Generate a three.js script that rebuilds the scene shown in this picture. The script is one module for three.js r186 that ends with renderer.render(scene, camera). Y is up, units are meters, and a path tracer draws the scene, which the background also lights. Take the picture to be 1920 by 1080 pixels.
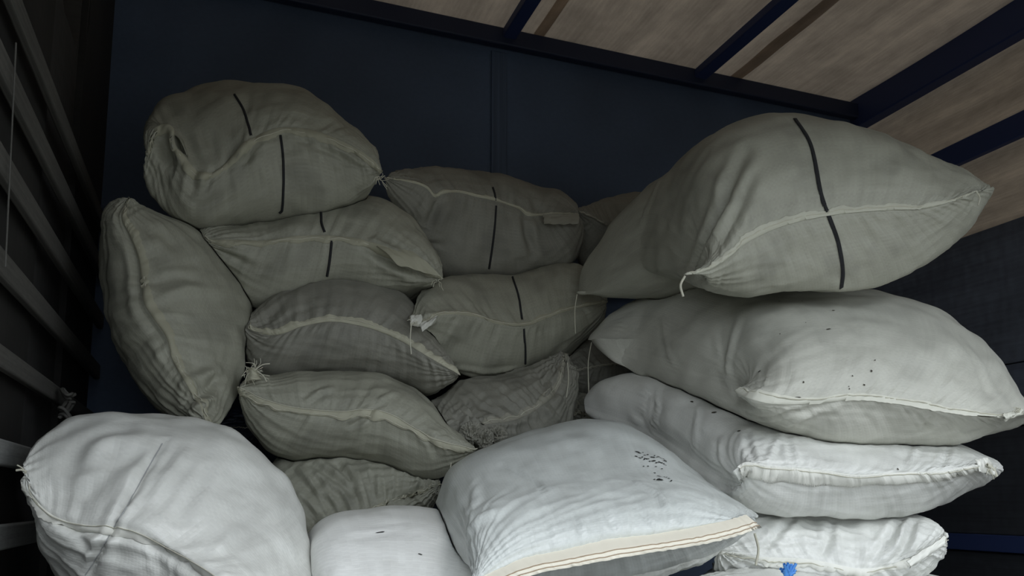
import * as THREE from 'three';
import { mergeGeometries } from 'three/addons/utils/BufferGeometryUtils.js';
import { RoundedBoxGeometry } from 'three/addons/geometries/RoundedBoxGeometry.js';
import { MeshBVH } from 'three-mesh-bvh';
import { createNoise3D, createNoise2D } from 'simplex-noise';

// ---------------------------------------------------------------- camera, sky, exposure
const scene = new THREE.Scene();
const CAM = new THREE.Vector3(0, 0.32, 0);                 // hand-held low, just behind the rear opening of the load bed
const FOCAL = 1510, PPX = 960, PPY = 740;                  // phone lens, landscape frame cut off at the bottom
const YAW = 20.19 * Math.PI / 180, PITCH = 7.55 * Math.PI / 180;
const camera = new THREE.PerspectiveCamera(2 * Math.atan(PPY / FOCAL) * 180 / Math.PI, 1920 / 1480, 0.02, 200);
camera.position.copy(CAM);
camera.rotation.order = 'YXZ';
camera.rotation.set(PITCH, -YAW, 0);
camera.setViewOffset(1920, 1480, 0, 0, 1920, 1080);
camera.updateMatrixWorld(true);

const SKY_LEVEL = 1.0;
{ // even overcast sky, a little brighter towards the zenith
  const W = 64, H = 32, d = new Float32Array(W * H * 4);
  for (let j = 0; j < H; j++) for (let i = 0; i < W; i++) {
    const el = ((j + 0.5) / H - 0.5) * Math.PI, s = Math.max(0, Math.sin(el)), L = 0.62 + 0.38 * s;
    d.set([L * 0.93, L * 1.0, L * 1.07, 1], (j * W + i) * 4);
  }
  const sky = new THREE.DataTexture(d, W, H, THREE.RGBAFormat, THREE.FloatType);
  sky.mapping = THREE.EquirectangularReflectionMapping; sky.magFilter = THREE.LinearFilter; sky.needsUpdate = true;
  scene.background = sky; scene.backgroundIntensity = SKY_LEVEL;
}
{ // sun veiled by cloud, behind and above the camera: a wide soft source
  const sun = new THREE.DirectionalLight(new THREE.Color(0.98, 1.0, 1.02), 0.26), el = 42 * Math.PI / 180, az = 14 * Math.PI / 180;
  sun.target.position.set(0.8, 0.4, -1.2); sun.position.copy(sun.target.position).add(new THREE.Vector3(Math.sin(az) * Math.cos(el), Math.sin(el), Math.cos(az) * Math.cos(el)).multiplyScalar(8));
  sun.castShadow = true; sun.shadow.radius = 30; sun.shadow.mapSize.set(2048, 2048);
  Object.assign(sun.shadow.camera, { left: -3, right: 3, top: 3, bottom: -3, near: 0.5, far: 16 });
  scene.add(sun, sun.target);
}
const renderer = new THREE.WebGLRenderer();
renderer.toneMapping = THREE.LinearToneMapping;
renderer.toneMappingExposure = 2.3;
renderer.shadowMap.enabled = true;

// ---------------------------------------------------------------- helpers
let seed = 20240607;
const rnd = () => { seed = (seed + 0x6d2b79f5) | 0; let t = Math.imul(seed ^ (seed >>> 15), 1 | seed); t = (t + Math.imul(t ^ (t >>> 7), 61 | t)) ^ t; return ((t ^ (t >>> 14)) >>> 0) / 4294967296; };
const n3 = createNoise3D(rnd), n2 = createNoise2D(rnd);
const V = (x, y, z) => new THREE.Vector3(x, y, z);
const lerp = THREE.MathUtils.lerp, clamp = THREE.MathUtils.clamp, smooth = THREE.MathUtils.smoothstep;
// line of sight through a point of the photograph, scaled to one metre along the load bed
function sight(px, py) {
  const v = V((px - PPX) / FOCAL, -(py - PPY) / FOCAL, -1).applyQuaternion(camera.quaternion);
  return v.multiplyScalar(1 / -v.z);
}
const at = (px, py, depth) => sight(px, py).multiplyScalar(depth).add(CAM);
const onSide = (px, py, x) => { const s = sight(px, py); return s.multiplyScalar(x / s.x).add(CAM); };
const onTop = (px, py, y) => { const s = sight(px, py); return s.multiplyScalar((y - CAM.y) / s.y).add(CAM); };
const names = new Map();
const numbered = (n) => { const k = names.get(n) ?? 0; names.set(n, k + 1); return k ? n + '_' + String(k).padStart(3, '0') : n; };
function mesh(name, geo, mat, parent = scene) {
  const m = new THREE.Mesh(geo, mat); m.name = parent === scene ? numbered(name) : name;
  m.castShadow = m.receiveShadow = true; parent.add(m); return m;
}
function struct(name, geo, mat, label, category) {
  const m = geo ? mesh(name, geo, mat) : new THREE.Group();
  if (!geo) { m.name = name; scene.add(m); }
  m.userData = { kind: 'structure', label, category }; return m;
}
function box(w, h, d, x, y, z, r = 0) {
  const g = r ? new RoundedBoxGeometry(w, h, d, 2, r) : new THREE.BoxGeometry(w, h, d);
  g.translate(x, y, z); return g;
}

// ---------------------------------------------------------------- materials
function texture(size, fn, srgb) {
  const d = new Uint8Array(size * size * 4);
  for (let y = 0; y < size; y++) for (let x = 0; x < size; x++) { const c = fn(x, y); d.set([c[0], c[1], c[2], 255], (y * size + x) * 4); }
  const t = new THREE.DataTexture(d, size, size); t.wrapS = t.wrapT = THREE.RepeatWrapping; t.magFilter = THREE.LinearFilter; t.minFilter = THREE.LinearMipmapLinearFilter;
  if (srgb) t.colorSpace = THREE.SRGBColorSpace; t.needsUpdate = true; return t;
}
const tileN = (x, y, f, s) => { // noise that repeats over one tile
  const a = x * Math.PI * 2, b = y * Math.PI * 2, r = f / (Math.PI * 2);
  return (n3(Math.cos(a) * r + s, Math.sin(a) * r, Math.cos(b) * r) + n3(Math.sin(b) * r + s + 9, Math.cos(a) * r + 4, Math.sin(a) * r)) * 0.5;
};
const S_ = 1024;
const warp = Array.from({ length: 256 }, () => rnd()), weft = Array.from({ length: 256 }, () => rnd());
const weaveBump = texture(S_, (x, y) => { // flat plastic tapes about 4 mm wide, over and under
  const cx = Math.floor(x / 8), cy = Math.floor(y / 8), fx = (x % 8) / 8 - 0.5, fy = (y % 8) / 8 - 0.5, over = (cx + cy) & 1;
  const h = over ? 1 - 1.6 * fx * fx - 0.5 * fy * fy : 0.86 - 1.6 * fy * fy - 0.5 * fx * fx;
  const v = 255 * clamp(h * 0.62 + 0.16 * warp[cx & 127] + 0.16 * weft[cy & 127], 0, 1); return [v, v, v];
}, false);
function cloth(base, spread, dirt, roughness) {
  const map = texture(S_, (x, y) => {
    const cx = Math.floor(x / 8) & 127, cy = Math.floor(y / 8) & 127, over = (Math.floor(x / 8) + Math.floor(y / 8)) & 1;
    let k = 1 + spread * ((over ? warp[cx] : weft[cy]) - 0.5) + spread * 0.5 * (rnd() - 0.5);
    k *= 1 - dirt * smooth(tileN(x / S_, y / S_, 5, 3) + 0.5 * tileN(x / S_, y / S_, 14, 7), 0.1, 0.9);
    return base.map((c) => clamp(c * k, 0, 255));
  }, true);
  map.repeat.set(2, 2); const bump = weaveBump.clone(); bump.repeat.set(2, 2); bump.needsUpdate = true;
  return new THREE.MeshPhysicalMaterial({ map, bumpMap: bump, bumpScale: 0.0005, roughness, vertexColors: true, sheen: 0.15, sheenRoughness: 0.6, side: THREE.DoubleSide });
}
const M = {
  white: cloth([217, 218, 213], 0.03, 0.05, 0.38),
  pale: cloth([198, 202, 199], 0.03, 0.06, 0.36),
  bright: cloth([236, 237, 234], 0.03, 0.04, 0.36),
  grey: cloth([192, 192, 182], 0.035, 0.06, 0.5),
  drab: cloth([160, 160, 147], 0.04, 0.08, 0.55),
  olive: cloth([150, 150, 136], 0.05, 0.1, 0.6),
  dusky: cloth([131, 130, 120], 0.05, 0.1, 0.65),
  navySack: cloth([38, 46, 66], 0.1, 0.1, 0.5),
};
const plain = (hex, roughness = 0.8, extra = {}) => new THREE.MeshStandardMaterial({ color: hex, roughness, side: THREE.DoubleSide, ...extra });
const hemMat = { white: plain('#e2e2da', 0.6), bright: plain('#e6e6de', 0.6), pale: plain('#e2e2da', 0.6), grey: plain('#d0d0c4', 0.65), drab: plain('#b9b9aa', 0.65), olive: plain('#a09e8b', 0.7), dusky: plain('#939184', 0.7), navySack: plain('#2c3550', 0.7) };
const fabricPlain = { olive: plain('#96968a', 0.7), dusky: plain('#8a897e', 0.7) };
const M2 = {
  greyThread: plain('#a3a5a6', 0.8),  cream: plain('#e6e0d0', 0.65), paleHem: plain('#adab98', 0.7), whiteTape: plain('#c9c9c0', 0.65),
  stitch: plain('#1c1d20', 0.8), brownThread: plain('#9c8a74', 0.8), thread: plain('#bdbbab', 0.8), ink: plain('#141414', 0.9), blueTie: plain('#5597e2', 0.45), dirt: plain('#3a352c', 0.95),
};
const grain = (base, k, stretch, f) => texture(512, (x, y) => {
  const a = tileN(x / 512, (y / 512) * 1, f, 1), b = tileN(((x * stretch) % 512) / 512, y / 512, f * 3, 5), c = tileN(x / 512, ((y * stretch) % 512) / 512, f * 2, 8);
  const v = 1 + k * (0.6 * a + 0.3 * b + 0.3 * c + 0.25 * (rnd() - 0.5)); return base.map((q) => clamp(q * v, 0, 255));
}, true);
const tex = (t, r, s = r) => { const c = t.clone(); c.repeat.set(r, s); c.needsUpdate = true; return c; };
const tarpMap = grain([172, 156, 138], 0.2, 3, 9), navyMap = grain([72, 86, 108], 0.2, 1, 5), boardMap = grain([66, 65, 64], 0.34, 6, 3), slatMap = grain([88, 87, 83], 0.25, 5, 3);
const tarp = new THREE.MeshPhysicalMaterial({ map: tex(tarpMap, 0.8), roughness: 0.95, transmission: 0.085, thickness: 0, side: THREE.DoubleSide });
const tarpThin = new THREE.MeshPhysicalMaterial({ map: tex(tarpMap, 0.8), roughness: 0.95, transmission: 0.8, thickness: 0, side: THREE.DoubleSide });
const navy = new THREE.MeshStandardMaterial({ map: tex(navyMap, 0.7), roughness: 0.75, side: THREE.DoubleSide });
const steel = plain('#2a3862', 0.6), steelDark = plain('#1b243c', 0.6);
const boards = [0, 1, 2].map((i) => new THREE.MeshStandardMaterial({ map: tex(boardMap, 1.3), color: ['#d0d0d0', '#a8a6a2', '#8c8b8a'][i], roughness: 0.85 }));
const sideBoards = [0, 1, 2, 3].map((i) => new THREE.MeshStandardMaterial({ map: tex(grain([96, 100, 108], 0.3, 6, 3), 1.1), color: ['#f4f8ff', '#dfe4f0', '#8a8b8c', '#77797b'][i], roughness: 0.8 }));  // upper boards bluer and lighter than lower ones: haze put into the colour
const slatMat = new THREE.MeshStandardMaterial({ map: tex(slatMap, 1.5), roughness: 0.7 });
const litSlat = new THREE.MeshStandardMaterial({ map: tex(slatMap, 1.5), color: '#ffffff', roughness: 0.6 }); litSlat.map = tex(grain([142, 144, 142], 0.2, 5, 3), 1.5);  // lit copy of the slat material: stronger light low down put into colour
const groundMat = plain('#8b8982', 0.95);

// ---------------------------------------------------------------- load bed
const XL = -0.296, XR = 2.11, ZF = -2.16, YT = CAM.y + 1.41, ZR = -0.48, T = 0.04, LEN = ZR - ZF;
struct('ground', box(60, 0.1, 60, 0, -1.25, 10), groundMat, 'grey yard ground around the truck', 'ground');
{
  const f = struct('floor', null, null, 'dark plank floor of the load bed under the sacks', 'floor');
  const n = 14, w = (XR - XL) / n;
  for (let i = 0; i < n; i++) mesh('plank', box(w - 0.004, T, LEN, XL + (i + 0.5) * w, -T / 2, (ZR + ZF) / 2), boards[i % 3], f);
}
{ // front bulkhead hung with a navy sheet
  const f = struct('wall_front', null, null, 'dark navy sheet-covered front bulkhead behind the sacks', 'wall');
  const g = new THREE.PlaneGeometry(XR - XL + 0.1, YT + 0.05, 90, 60), p = g.attributes.position;
  for (let i = 0; i < p.count; i++) { const x = p.getX(i), y = p.getY(i); p.setZ(i, 0.006 * n2(x * 1.6, y * 0.8) + 0.0025 * n2(x * 7, y * 3)); }
  g.computeVertexNormals(); g.translate((XL + XR) / 2, YT / 2, ZF);
  mesh('sheet', g, navy, f);
  mesh('backing_panel', box(XR - XL + 0.12, YT + 0.06, T, (XL + XR) / 2, YT / 2, ZF - 0.035), steelDark, f);
  mesh('top_rail', box(XR - XL, 0.055, 0.03, (XL + XR) / 2, YT - 0.03, ZF + 0.03, 0.006), steelDark, f);
  mesh('upright', box(0.05, YT - 0.06, 0.006, at(935, 200, -ZF).x, (YT - 0.06) / 2, ZF + 0.004, 0.003), navy, f);
}
{ // roof tarpaulin over lengthwise bars
  const f = struct('ceiling', null, null, 'stained translucent beige tarpaulin roof over dark bars', 'ceiling');
  const g = new THREE.PlaneGeometry(XR - XL + 0.06, LEN + 0.02, 80, 70).rotateX(Math.PI / 2), p = g.attributes.position;
  for (let i = 0; i < p.count; i++) { const x = p.getX(i), z = p.getZ(i); p.setY(i, 0.008 * n2(x * 2.2, z * 1.2 + 5) - 0.004); }
  g.computeVertexNormals(); g.translate((XL + XR) / 2, YT + 0.02, (ZR + ZF) / 2);
  const uv = g.attributes.uv; for (let i = 0; i < uv.count; i++) uv.setXY(i, p.getX(i) * 1.3, p.getZ(i) * 0.45);
  mesh('tarpaulin', g, tarp, f);
  for (const [x0, w] of [[onTop(1010, 70, YT).x, 0.034], [onTop(1392, 140, YT).x, 0.045]]) { // doubled edge where two widths of sheet meet
    const o = new THREE.PlaneGeometry(w, LEN, 6, 60).rotateX(Math.PI / 2), q = o.attributes.position, ou = o.attributes.uv; o.translate(x0, YT + 0.008, (ZR + ZF) / 2);
    for (let i = 0; i < q.count; i++) { q.setY(i, q.getY(i) + 0.003 * n2(q.getX(i) * 20, q.getZ(i) * 2)); q.setX(i, q.getX(i) + 0.003 * n2(q.getZ(i) * 3, x0)); ou.setXY(i, q.getX(i) * 1.3, q.getZ(i) * 0.45); }
    o.computeVertexNormals(); mesh('sheet_overlap', o, tarpThin, f);
  }
  for (const [px, py, w] of [[950, 72, 0.042], [1313, 140, 0.046], [560, -60, 0.042]]) {
    const q = onTop(px, py, YT - 0.02); mesh('roof_bar', box(w, 0.03, LEN, q.x, YT - 0.02, (ZR + ZF) / 2, 0.005), steel, f);
  }
}
{ // unseen header added above the opening, behind the camera, to shade the upper sacks
  const h = 0.72;
  struct('added_header', box(XR - XL + 0.1, h, T, (XL + XR) / 2, YT + 0.04 - h / 2, ZR + T / 2), steelDark, 'unseen dark header added over the rear opening to shade the upper sacks', 'wall');
}
const yOnRight = (px, py) => onSide(px, py, XR - 0.01).y;
{ // right side: boards below, translucent sheet with slats above
  const f = struct('wall_right', null, null, 'right side of dark boards below a translucent beige sheet with slats', 'wall');
  const edge = yOnRight(1920, 402), s1 = yOnRight(1920, 678), s2 = yOnRight(1920, 798), s3a = yOnRight(1920, 1005), s3b = yOnRight(1920, 1038);
  const spans = [[s1 + 0.004, edge], [s2 + 0.004, s1], [s3a, s2], [0, s3b - 0.005]];
  spans.forEach(([a, b], i) => mesh('board', box(T, b - a, LEN, XR + T / 2 - (i % 2 ? 0.006 : 0), (a + b) / 2, (ZR + ZF) / 2, 0.003), sideBoards[i], f));
  mesh('strap_rail', box(0.02, s3a - s3b, LEN, XR - 0.012, (s3a + s3b) / 2, (ZR + ZF) / 2, 0.003), steel, f);
  mesh('side_backing', box(0.01, edge, LEN, XR + T + 0.005, edge / 2, (ZR + ZF) / 2), steelDark, f);
  const g = new THREE.PlaneGeometry(LEN, YT - edge + 0.04, 60, 30).rotateY(-Math.PI / 2), p = g.attributes.position, uv = g.attributes.uv;
  for (let i = 0; i < p.count; i++) p.setX(i, 0.006 * n2(p.getZ(i) * 2.5, p.getY(i) * 3));
  g.computeVertexNormals(); g.translate(XR + 0.03, (YT + edge) / 2, (ZR + ZF) / 2);
  for (let i = 0; i < uv.count; i++) uv.setXY(i, p.getY(i) * 2.2, p.getZ(i) * 0.5);
  mesh('side_sheet', g, tarp, f);
  const a = yOnRight(1920, 206), b = yOnRight(1920, 252), c = yOnRight(1920, 58);
  mesh('slat', box(0.024, a - b, LEN, XR - 0.002, (a + b) / 2, (ZR + ZF) / 2, 0.004), steel, f);
  mesh('top_rail', box(0.05, YT - c + 0.03, LEN, XR + 0.005, (YT + c) / 2 + 0.015, (ZR + ZF) / 2, 0.006), steel, f);
}
const wl = (px, py) => { const q = onSide(px, py, XL); return [q.z, q.y]; };
{ // left side: upright boards, a torn corner closed with pale sheet, lengthwise slats in front
  const f = struct('wall_left', null, null, 'left side of dark upright boards with pale lengthwise slats', 'wall');
  const torn = [[128, -30], [172, -30], [168, 40], [163, 72], [155, 95], [150, 75], [143, 50], [134, 25]].map(([x, y]) => wl(x, y));
  const zTorn = Math.max(...torn.map((t) => t[0])) + 0.01, yTorn = Math.min(...torn.map((t) => t[1])) - 0.01;
  const marks = [168, 126, 64, 2].map((px) => wl(px, 540)[0]);
  const zs = [ZF - 0.01, ...marks.slice(1)]; while (zs[zs.length - 1] < ZR - 0.1) zs.push(Math.min(ZR, zs[zs.length - 1] + 0.19));
  for (let i = 0; i + 1 < zs.length; i++) {
    const z0 = zs[i], z1 = zs[i + 1] - 0.004, off = [0, 0.012, 0.002][i % 3], hole = z0 < zTorn;
    const sh = new THREE.Shape([[z0, 0], [z1, 0], [z1, YT + 0.03], [z0, YT + 0.03]].map((q) => new THREE.Vector2(-q[0], q[1])).reverse());
    if (hole) sh.holes.push(new THREE.Path(torn.map((q) => new THREE.Vector2(-clamp(q[0], z0 + 0.004, z1 - 0.004), Math.min(q[1], YT + 0.02)))));
    const g = new THREE.ExtrudeGeometry(sh, { depth: T, bevelEnabled: false }); g.rotateY(Math.PI / 2); g.translate(XL - T - off, 0, 0);
    mesh('board', g, boards[(i + 2) % 3], f);
  }
  { const g = new THREE.PlaneGeometry(zTorn - ZF + 0.05, YT + 0.03 - yTorn, 8, 8).rotateY(Math.PI / 2); g.translate(XL - 0.058, (YT + 0.03 + yTorn) / 2, (zTorn + ZF) / 2); mesh('side_sheet', g, tarp, f); }
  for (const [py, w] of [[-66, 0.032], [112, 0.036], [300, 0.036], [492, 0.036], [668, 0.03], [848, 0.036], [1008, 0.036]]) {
    const q = onSide(0, py, XL + 0.02); mesh('slat', box(0.014, w, LEN - 0.02, XL + 0.018, q.y, (ZR + ZF) / 2, 0.004), py > 800 ? litSlat : slatMat, f);  // the lowest slats take the copy with light painted in
  }
  { // loose rope knotted to the end of one slat
    const c = onSide(125, 757, XL + 0.045), k = []; for (let i = 0; i <= 46; i++) { const t = i / 46 * 6.283 * 2; k.push(V(c.x + 0.01 * Math.sin(3 * t + 1), c.y + 0.024 * Math.sin(t) - 0.006 * i / 46 + 0.006 * Math.cos(5 * t), c.z + 0.017 * Math.cos(t * 1.5) + 0.006 * Math.sin(4 * t))); }
    mesh('rope_knot', tube(k, 0.003, 180), slatMat, f);
  }
  const q0 = onSide(30, 80, XL + 0.03), q1 = onSide(10, 500, XL + 0.03);
  mesh('cord', new THREE.TubeGeometry(new THREE.LineCurve3(q0, q1), 12, 0.0012, 5), slatMat, f);
}

// ---------------------------------------------------------------- sacks
function curve(pts, n) { // smooth run through points, sampled evenly along its length, finer at both ends
  const c = new THREE.CatmullRomCurve3(pts, false, 'centripetal'); c.arcLengthDivisions = 300;
  const out = []; for (let i = 0; i <= n; i++) { const t = i / n, e = lerp(t, 0.5 - 0.5 * Math.cos(Math.PI * t), 0.45); out.push(c.getPointAt(e)); }
  return out;
}
const NU = 140;
const settled = []; // sacks already lying there; later ones give way where they press against them
function settle(pos, twin, idx) {
  const p = V(), hit = {}, r = new THREE.Ray(), box3 = new THREE.Box3().setFromArray(pos), dirs = [V(0.31, 0.9, 0.3).normalize(), V(-0.8, 0.1, 0.59).normalize()];
  const near = settled.filter((q) => q.box.intersectsBox(box3)), gap = 0.0025;
  for (let pass = 0; pass < 3; pass++) for (let k = 0; k < twin.length; k++) {
    if (twin[k] !== k) continue; p.fromArray(pos, k * 3);
    for (const q of near) {
      if (!q.box.containsPoint(p)) continue;
      const c = q.bvh.closestPointToPoint(p, hit); let inside = true;
      for (const d of dirs) { r.set(p, d); const h = q.bvh.raycastFirst(r, THREE.DoubleSide); if (!h || h.face.normal.dot(d) <= 0) { inside = false; break; } }
      if (!inside && c.distance > gap) continue;
      const o = c.point.clone().sub(p); if (!inside) o.negate(); if (o.lengthSq() < 1e-10) o.set(0, 1e-4, 0); o.normalize(); p.copy(c.point).addScaledVector(o, gap);
    }
    p.x = clamp(p.x, XL + 0.034, XR - 0.03); p.y = Math.max(p.y, 0.0015); p.z = Math.max(p.z, ZF + 0.05);
    p.toArray(pos, k * 3);
  }
  const share = () => { for (let k = 0; k < twin.length; k++) if (twin[k] !== k) for (let c = 0; c < 3; c++) pos[k * 3 + c] = pos[twin[k] * 3 + c]; };
  share();
  const still = new THREE.Matrix4();
  for (let pass = 1; pass < 12; pass++) { // faces that still cut one another
    const g = new THREE.BufferGeometry(); g.setAttribute('position', new THREE.BufferAttribute(pos, 3)); g.setIndex(idx.slice()); const mine = new MeshBVH(g), hitAt = new Map();
    for (const q of near) q.bvh.bvhcast(mine, still, { intersectsTriangles(a, b, i, j) { if (a.intersectsTriangle(b)) { for (let c = 0; c < 3; c++) hitAt.set(twin[g.index.array[j * 3 + c]], q); } return false; } });
    if (!hitAt.size) break;
    for (const [k, q] of hitAt) { p.fromArray(pos, k * 3); const c = q.bvh.closestPointToPoint(p, hit), o = p.clone().sub(c.point); let inside = true; for (const d of dirs) { r.set(p, d); const h = q.bvh.raycastFirst(r, THREE.DoubleSide); if (!h || h.face.normal.dot(d) <= 0) { inside = false; break; } } if (inside) o.negate(); if (o.lengthSq() < 1e-10) o.set(0, -1e-4, 0); p.copy(c.point).addScaledVector(o.normalize(), gap * (1 + pass)); p.x = clamp(p.x, XL + 0.034, XR - 0.03); p.y = Math.max(p.y, 0.0015); p.toArray(pos, k * 3); }
    share();
  }
}
function clearOf(p, gap = 0.004) { // keeps trimmings out of the sacks that already lie there (the last one is their own)
  for (let n = 0; n + 1 < settled.length; n++) { const q = settled[n]; if (!q.box.containsPoint(p)) continue; const c = q.bvh.closestPointToPoint(p, {}); if (c.distance > 0.2) continue;
    const r = new THREE.Ray(p, V(0.31, 0.9, 0.3).normalize()), h = q.bvh.raycastFirst(r, THREE.DoubleSide), inside = h && h.face.normal.dot(r.direction) > 0; if (!inside && c.distance > gap) continue;
    const o = c.point.clone().sub(p); if (!inside) o.negate(); if (o.lengthSq() > 1e-12) p.copy(c.point).addScaledVector(o.normalize(), gap); }
  return p;
}
function build(s) {
  const zs = (u, z) => lerp(z[0], z[1], u);
  const line = (pp, zf) => { // points of the photograph to a 3D run; depth from the share of the length
    const L = [0]; for (let i = 1; i < pp.length; i++) L.push(L[i - 1] + Math.hypot(pp[i][0] - pp[i - 1][0], pp[i][1] - pp[i - 1][1]));
    return curve(pp.map((p, i) => at(p[0], p[1], p[2] ?? zf(L[i] / L[L.length - 1]))), NU);
  };
  const rows = [], z = s.z, deep = s.deep ?? 0.15;
  const seam = line(s.seam, (u) => zs(u, z)), tip0 = s.seam[0], tip1 = s.seam[s.seam.length - 1];
  const full = s.open ? (a) => a : (a) => [tip0, ...a, tip1];
  const arch = (u) => Math.pow(Math.max(0, Math.sin(Math.PI * u)), 0.6);
  const zT = s.zT ?? [z[0] + deep, z[1] + deep], zB = s.zB ?? [z[0] + deep * 0.7, z[1] + deep * 0.7];
  rows.push({ top: seam, bot: seam });
  const z0 = s.open ? [(zT[0] + zB[0]) / 2, (zT[1] + zB[1]) / 2] : z;
  rows.push({ top: line(full(s.top), (u) => lerp(zs(u, z0), zs(u, zT), arch(u))), bot: line(full(s.bot), (u) => lerp(zs(u, z0), zs(u, zB), arch(u))) });
  for (const r of s.rows ?? []) rows.push({ top: line(r.top, (u) => zs(u, r.z)), bot: line(r.bot ?? r.top, (u) => zs(u, r.z)) });
  for (const b of s.body ?? [{ d: 0.2, w: 0.92, h: 0.92 }, { d: 0.4, w: 0.9, h: 0 }]) {
    const r = rows[b.from ?? 1], mid = V(0, 0, 0), l = r.top[0], rr = r.top[NU];
    let anchor, shift;
    if (b.to) { anchor = l.clone(); shift = at(...b.to).sub(l); } else {
      for (let i = 0; i <= NU; i++) mid.add(r.top[i]).add(r.bot[i]); mid.multiplyScalar(1 / (2 * NU + 2)); anchor = mid;
      const dir = V(mid.x - CAM.x, 0, mid.z - CAM.z); dir.multiplyScalar(1 / -dir.z).lerp(V(0, 0, -1), b.straight ?? 0.25); shift = dir.multiplyScalar(b.d); shift.y += b.up ?? 0;
    }
    const X = rr.clone().sub(l); X.y = 0; X.normalize();
    const hw = l.distanceTo(rr) / 2, cen = l.clone().add(rr).multiplyScalar(0.5); let ht = 0, hb = 0;
    for (let i = 0; i <= NU; i++) { const k = Math.sin(Math.PI * i / NU); ht = Math.max(ht, r.top[i].y - lerp(l.y, rr.y, i / NU)); hb = Math.max(hb, lerp(l.y, rr.y, i / NU) - r.bot[i].y); }
    const round = b.round ?? (s.open ? 0 : 0.7);
    const make = (src, sgn) => src.map((p, i) => {
      const u = i / NU, ph = Math.PI * (1 - u), c = Math.cos(ph), q = Math.pow(Math.sin(ph), 0.8);
      const e = cen.clone().addScaledVector(X, hw * 0.94 * Math.sign(c) * Math.pow(Math.abs(c), 0.9)); e.y += sgn * q * (sgn > 0 ? ht : hb) * 0.95 + (rr.y - l.y) * (u - 0.5) * 0.6; e.z -= 0.03;
      const g = p.clone().lerp(e, round).sub(anchor); g.x *= b.w; g.z *= b.flat ? b.flat : b.w; g.y *= b.h; 
      return g.add(anchor).add(shift);
    });
    rows.push({ top: make(r.top, 1), bot: make(r.bot, -1) });
    { const R = rows[rows.length - 1]; for (const i of [0, NU]) { R.top[i].add(R.bot[i]).multiplyScalar(0.5); R.bot[i].copy(R.top[i]); } }
  }
  // loft: rounded noses at both ends, smooth in between
  const last = rows.length - 1, sheet = (key) => {
    const out = [], R = rows.map((r) => r[key]);
    const nose = (a, b, dirs, n, flip) => { for (let k = 0; k < n; k++) { const th = (k / n) * Math.PI / 2, row = []; for (let i = 0; i <= NU; i++) { const d = b[i].clone().sub(a[i]), D = dirs[i], al = D.clone().multiplyScalar(d.dot(D)), N = d.clone().sub(al);
      row.push(a[i].clone().addScaledVector(N, Math.pow(Math.sin(th), s.nose ?? 1.0)).addScaledVector(al, 1 - Math.cos(th))); } out.push(row); } };
    const dirA = []; for (let i = 0; i <= NU; i++) { const a = rows[1].top[i].clone().add(rows[1].bot[i]), b = rows[2].top[i].clone().add(rows[2].bot[i]); dirA.push(b.sub(a).normalize()); }
    nose(R[0], R[1], dirA, 48);
    for (let r = 1; r < last - 1; r++) { const n = 24; for (let k = 0; k < n; k++) { const t = k / n, row = []; for (let i = 0; i <= NU; i++) {
      const p1 = R[r][i], p2 = R[r + 1][i], p0 = r > 1 ? R[r - 1][i] : p1.clone().addScaledVector(dirA[i], -p1.distanceTo(p2)), p3 = R[Math.min(r + 2, last)][i];
      const t2 = t * t, t3 = t2 * t, m1 = p2.clone().sub(p0).multiplyScalar(0.5), m2 = p3.clone().sub(p1).multiplyScalar(0.5);
      row.push(p1.clone().multiplyScalar(2 * t3 - 3 * t2 + 1).addScaledVector(m1, t3 - 2 * t2 + t).addScaledVector(p2, -2 * t3 + 3 * t2).addScaledVector(m2, t3 - t2)); } out.push(row); } }
    const m = out.length; const dirB = rows[last].top.map((p, i) => { const a = rows[last - 1].top[i].clone().add(rows[last - 1].bot[i]).multiplyScalar(0.5); return a.sub(p).normalize(); });
    const keep = out.length; nose(R[last], R[last - 1], dirB, 16); const back = out.splice(keep).reverse(); out.push(R[last - 1].map((p) => p.clone()), ...back);
    return out;
  };
  const top = sheet('top'), bot = sheet('bot'), V1 = top.length - 1;
  const grid = [...top.slice().reverse(), ...bot.slice(1)], NV = grid.length - 1;
  const pos = new Float32Array((NU + 1) * (NV + 1) * 3), uv = new Float32Array((NU + 1) * (NV + 1) * 2), idx = [];
  const id = (i, j) => j * (NU + 1) + i, wid = seam[0].distanceTo(seam[NU]);
  const arc = new Float32Array((NU + 1) * (NV + 1));
  for (let i = 0; i <= NU; i++) for (const st of [1, -1]) { let a = 0; for (let j = V1; j >= 0 && j <= NV; j += st) { if (j !== V1) a += grid[j][i].distanceTo(grid[j - st][i]); arc[id(i, j)] = a; } }
  for (let j = 0; j <= NV; j++) for (let i = 0; i <= NU; i++) { const k = id(i, j); grid[j][i].toArray(pos, k * 3); uv[k * 2] = (i / NU) * wid * 1.1; uv[k * 2 + 1] = arc[k] * (j < V1 ? 1 : -1); }
  for (let j = 0; j < NV; j++) for (let i = 0; i < NU; i++) { const a = id(i, j), b = id(i + 1, j), c = id(i, j + 1), d = id(i + 1, j + 1); idx.push(a, b, c, b, d, c); }
  { let vol = 0; const A = V(), B = V(), C = V(); for (let f = 0; f < idx.length; f += 3) { A.fromArray(pos, idx[f] * 3); B.fromArray(pos, idx[f + 1] * 3); C.fromArray(pos, idx[f + 2] * 3); vol += A.dot(B.cross(C)); } if (vol < 0) for (let f = 0; f < idx.length; f += 3) { const t = idx[f + 1]; idx[f + 1] = idx[f + 2]; idx[f + 2] = t; } }
  const key = (k) => Math.round(pos[k * 3] * 2e4) + ',' + Math.round(pos[k * 3 + 1] * 2e4) + ',' + Math.round(pos[k * 3 + 2] * 2e4);
  const twin = new Int32Array(pos.length / 3), seenAt = new Map();
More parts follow.
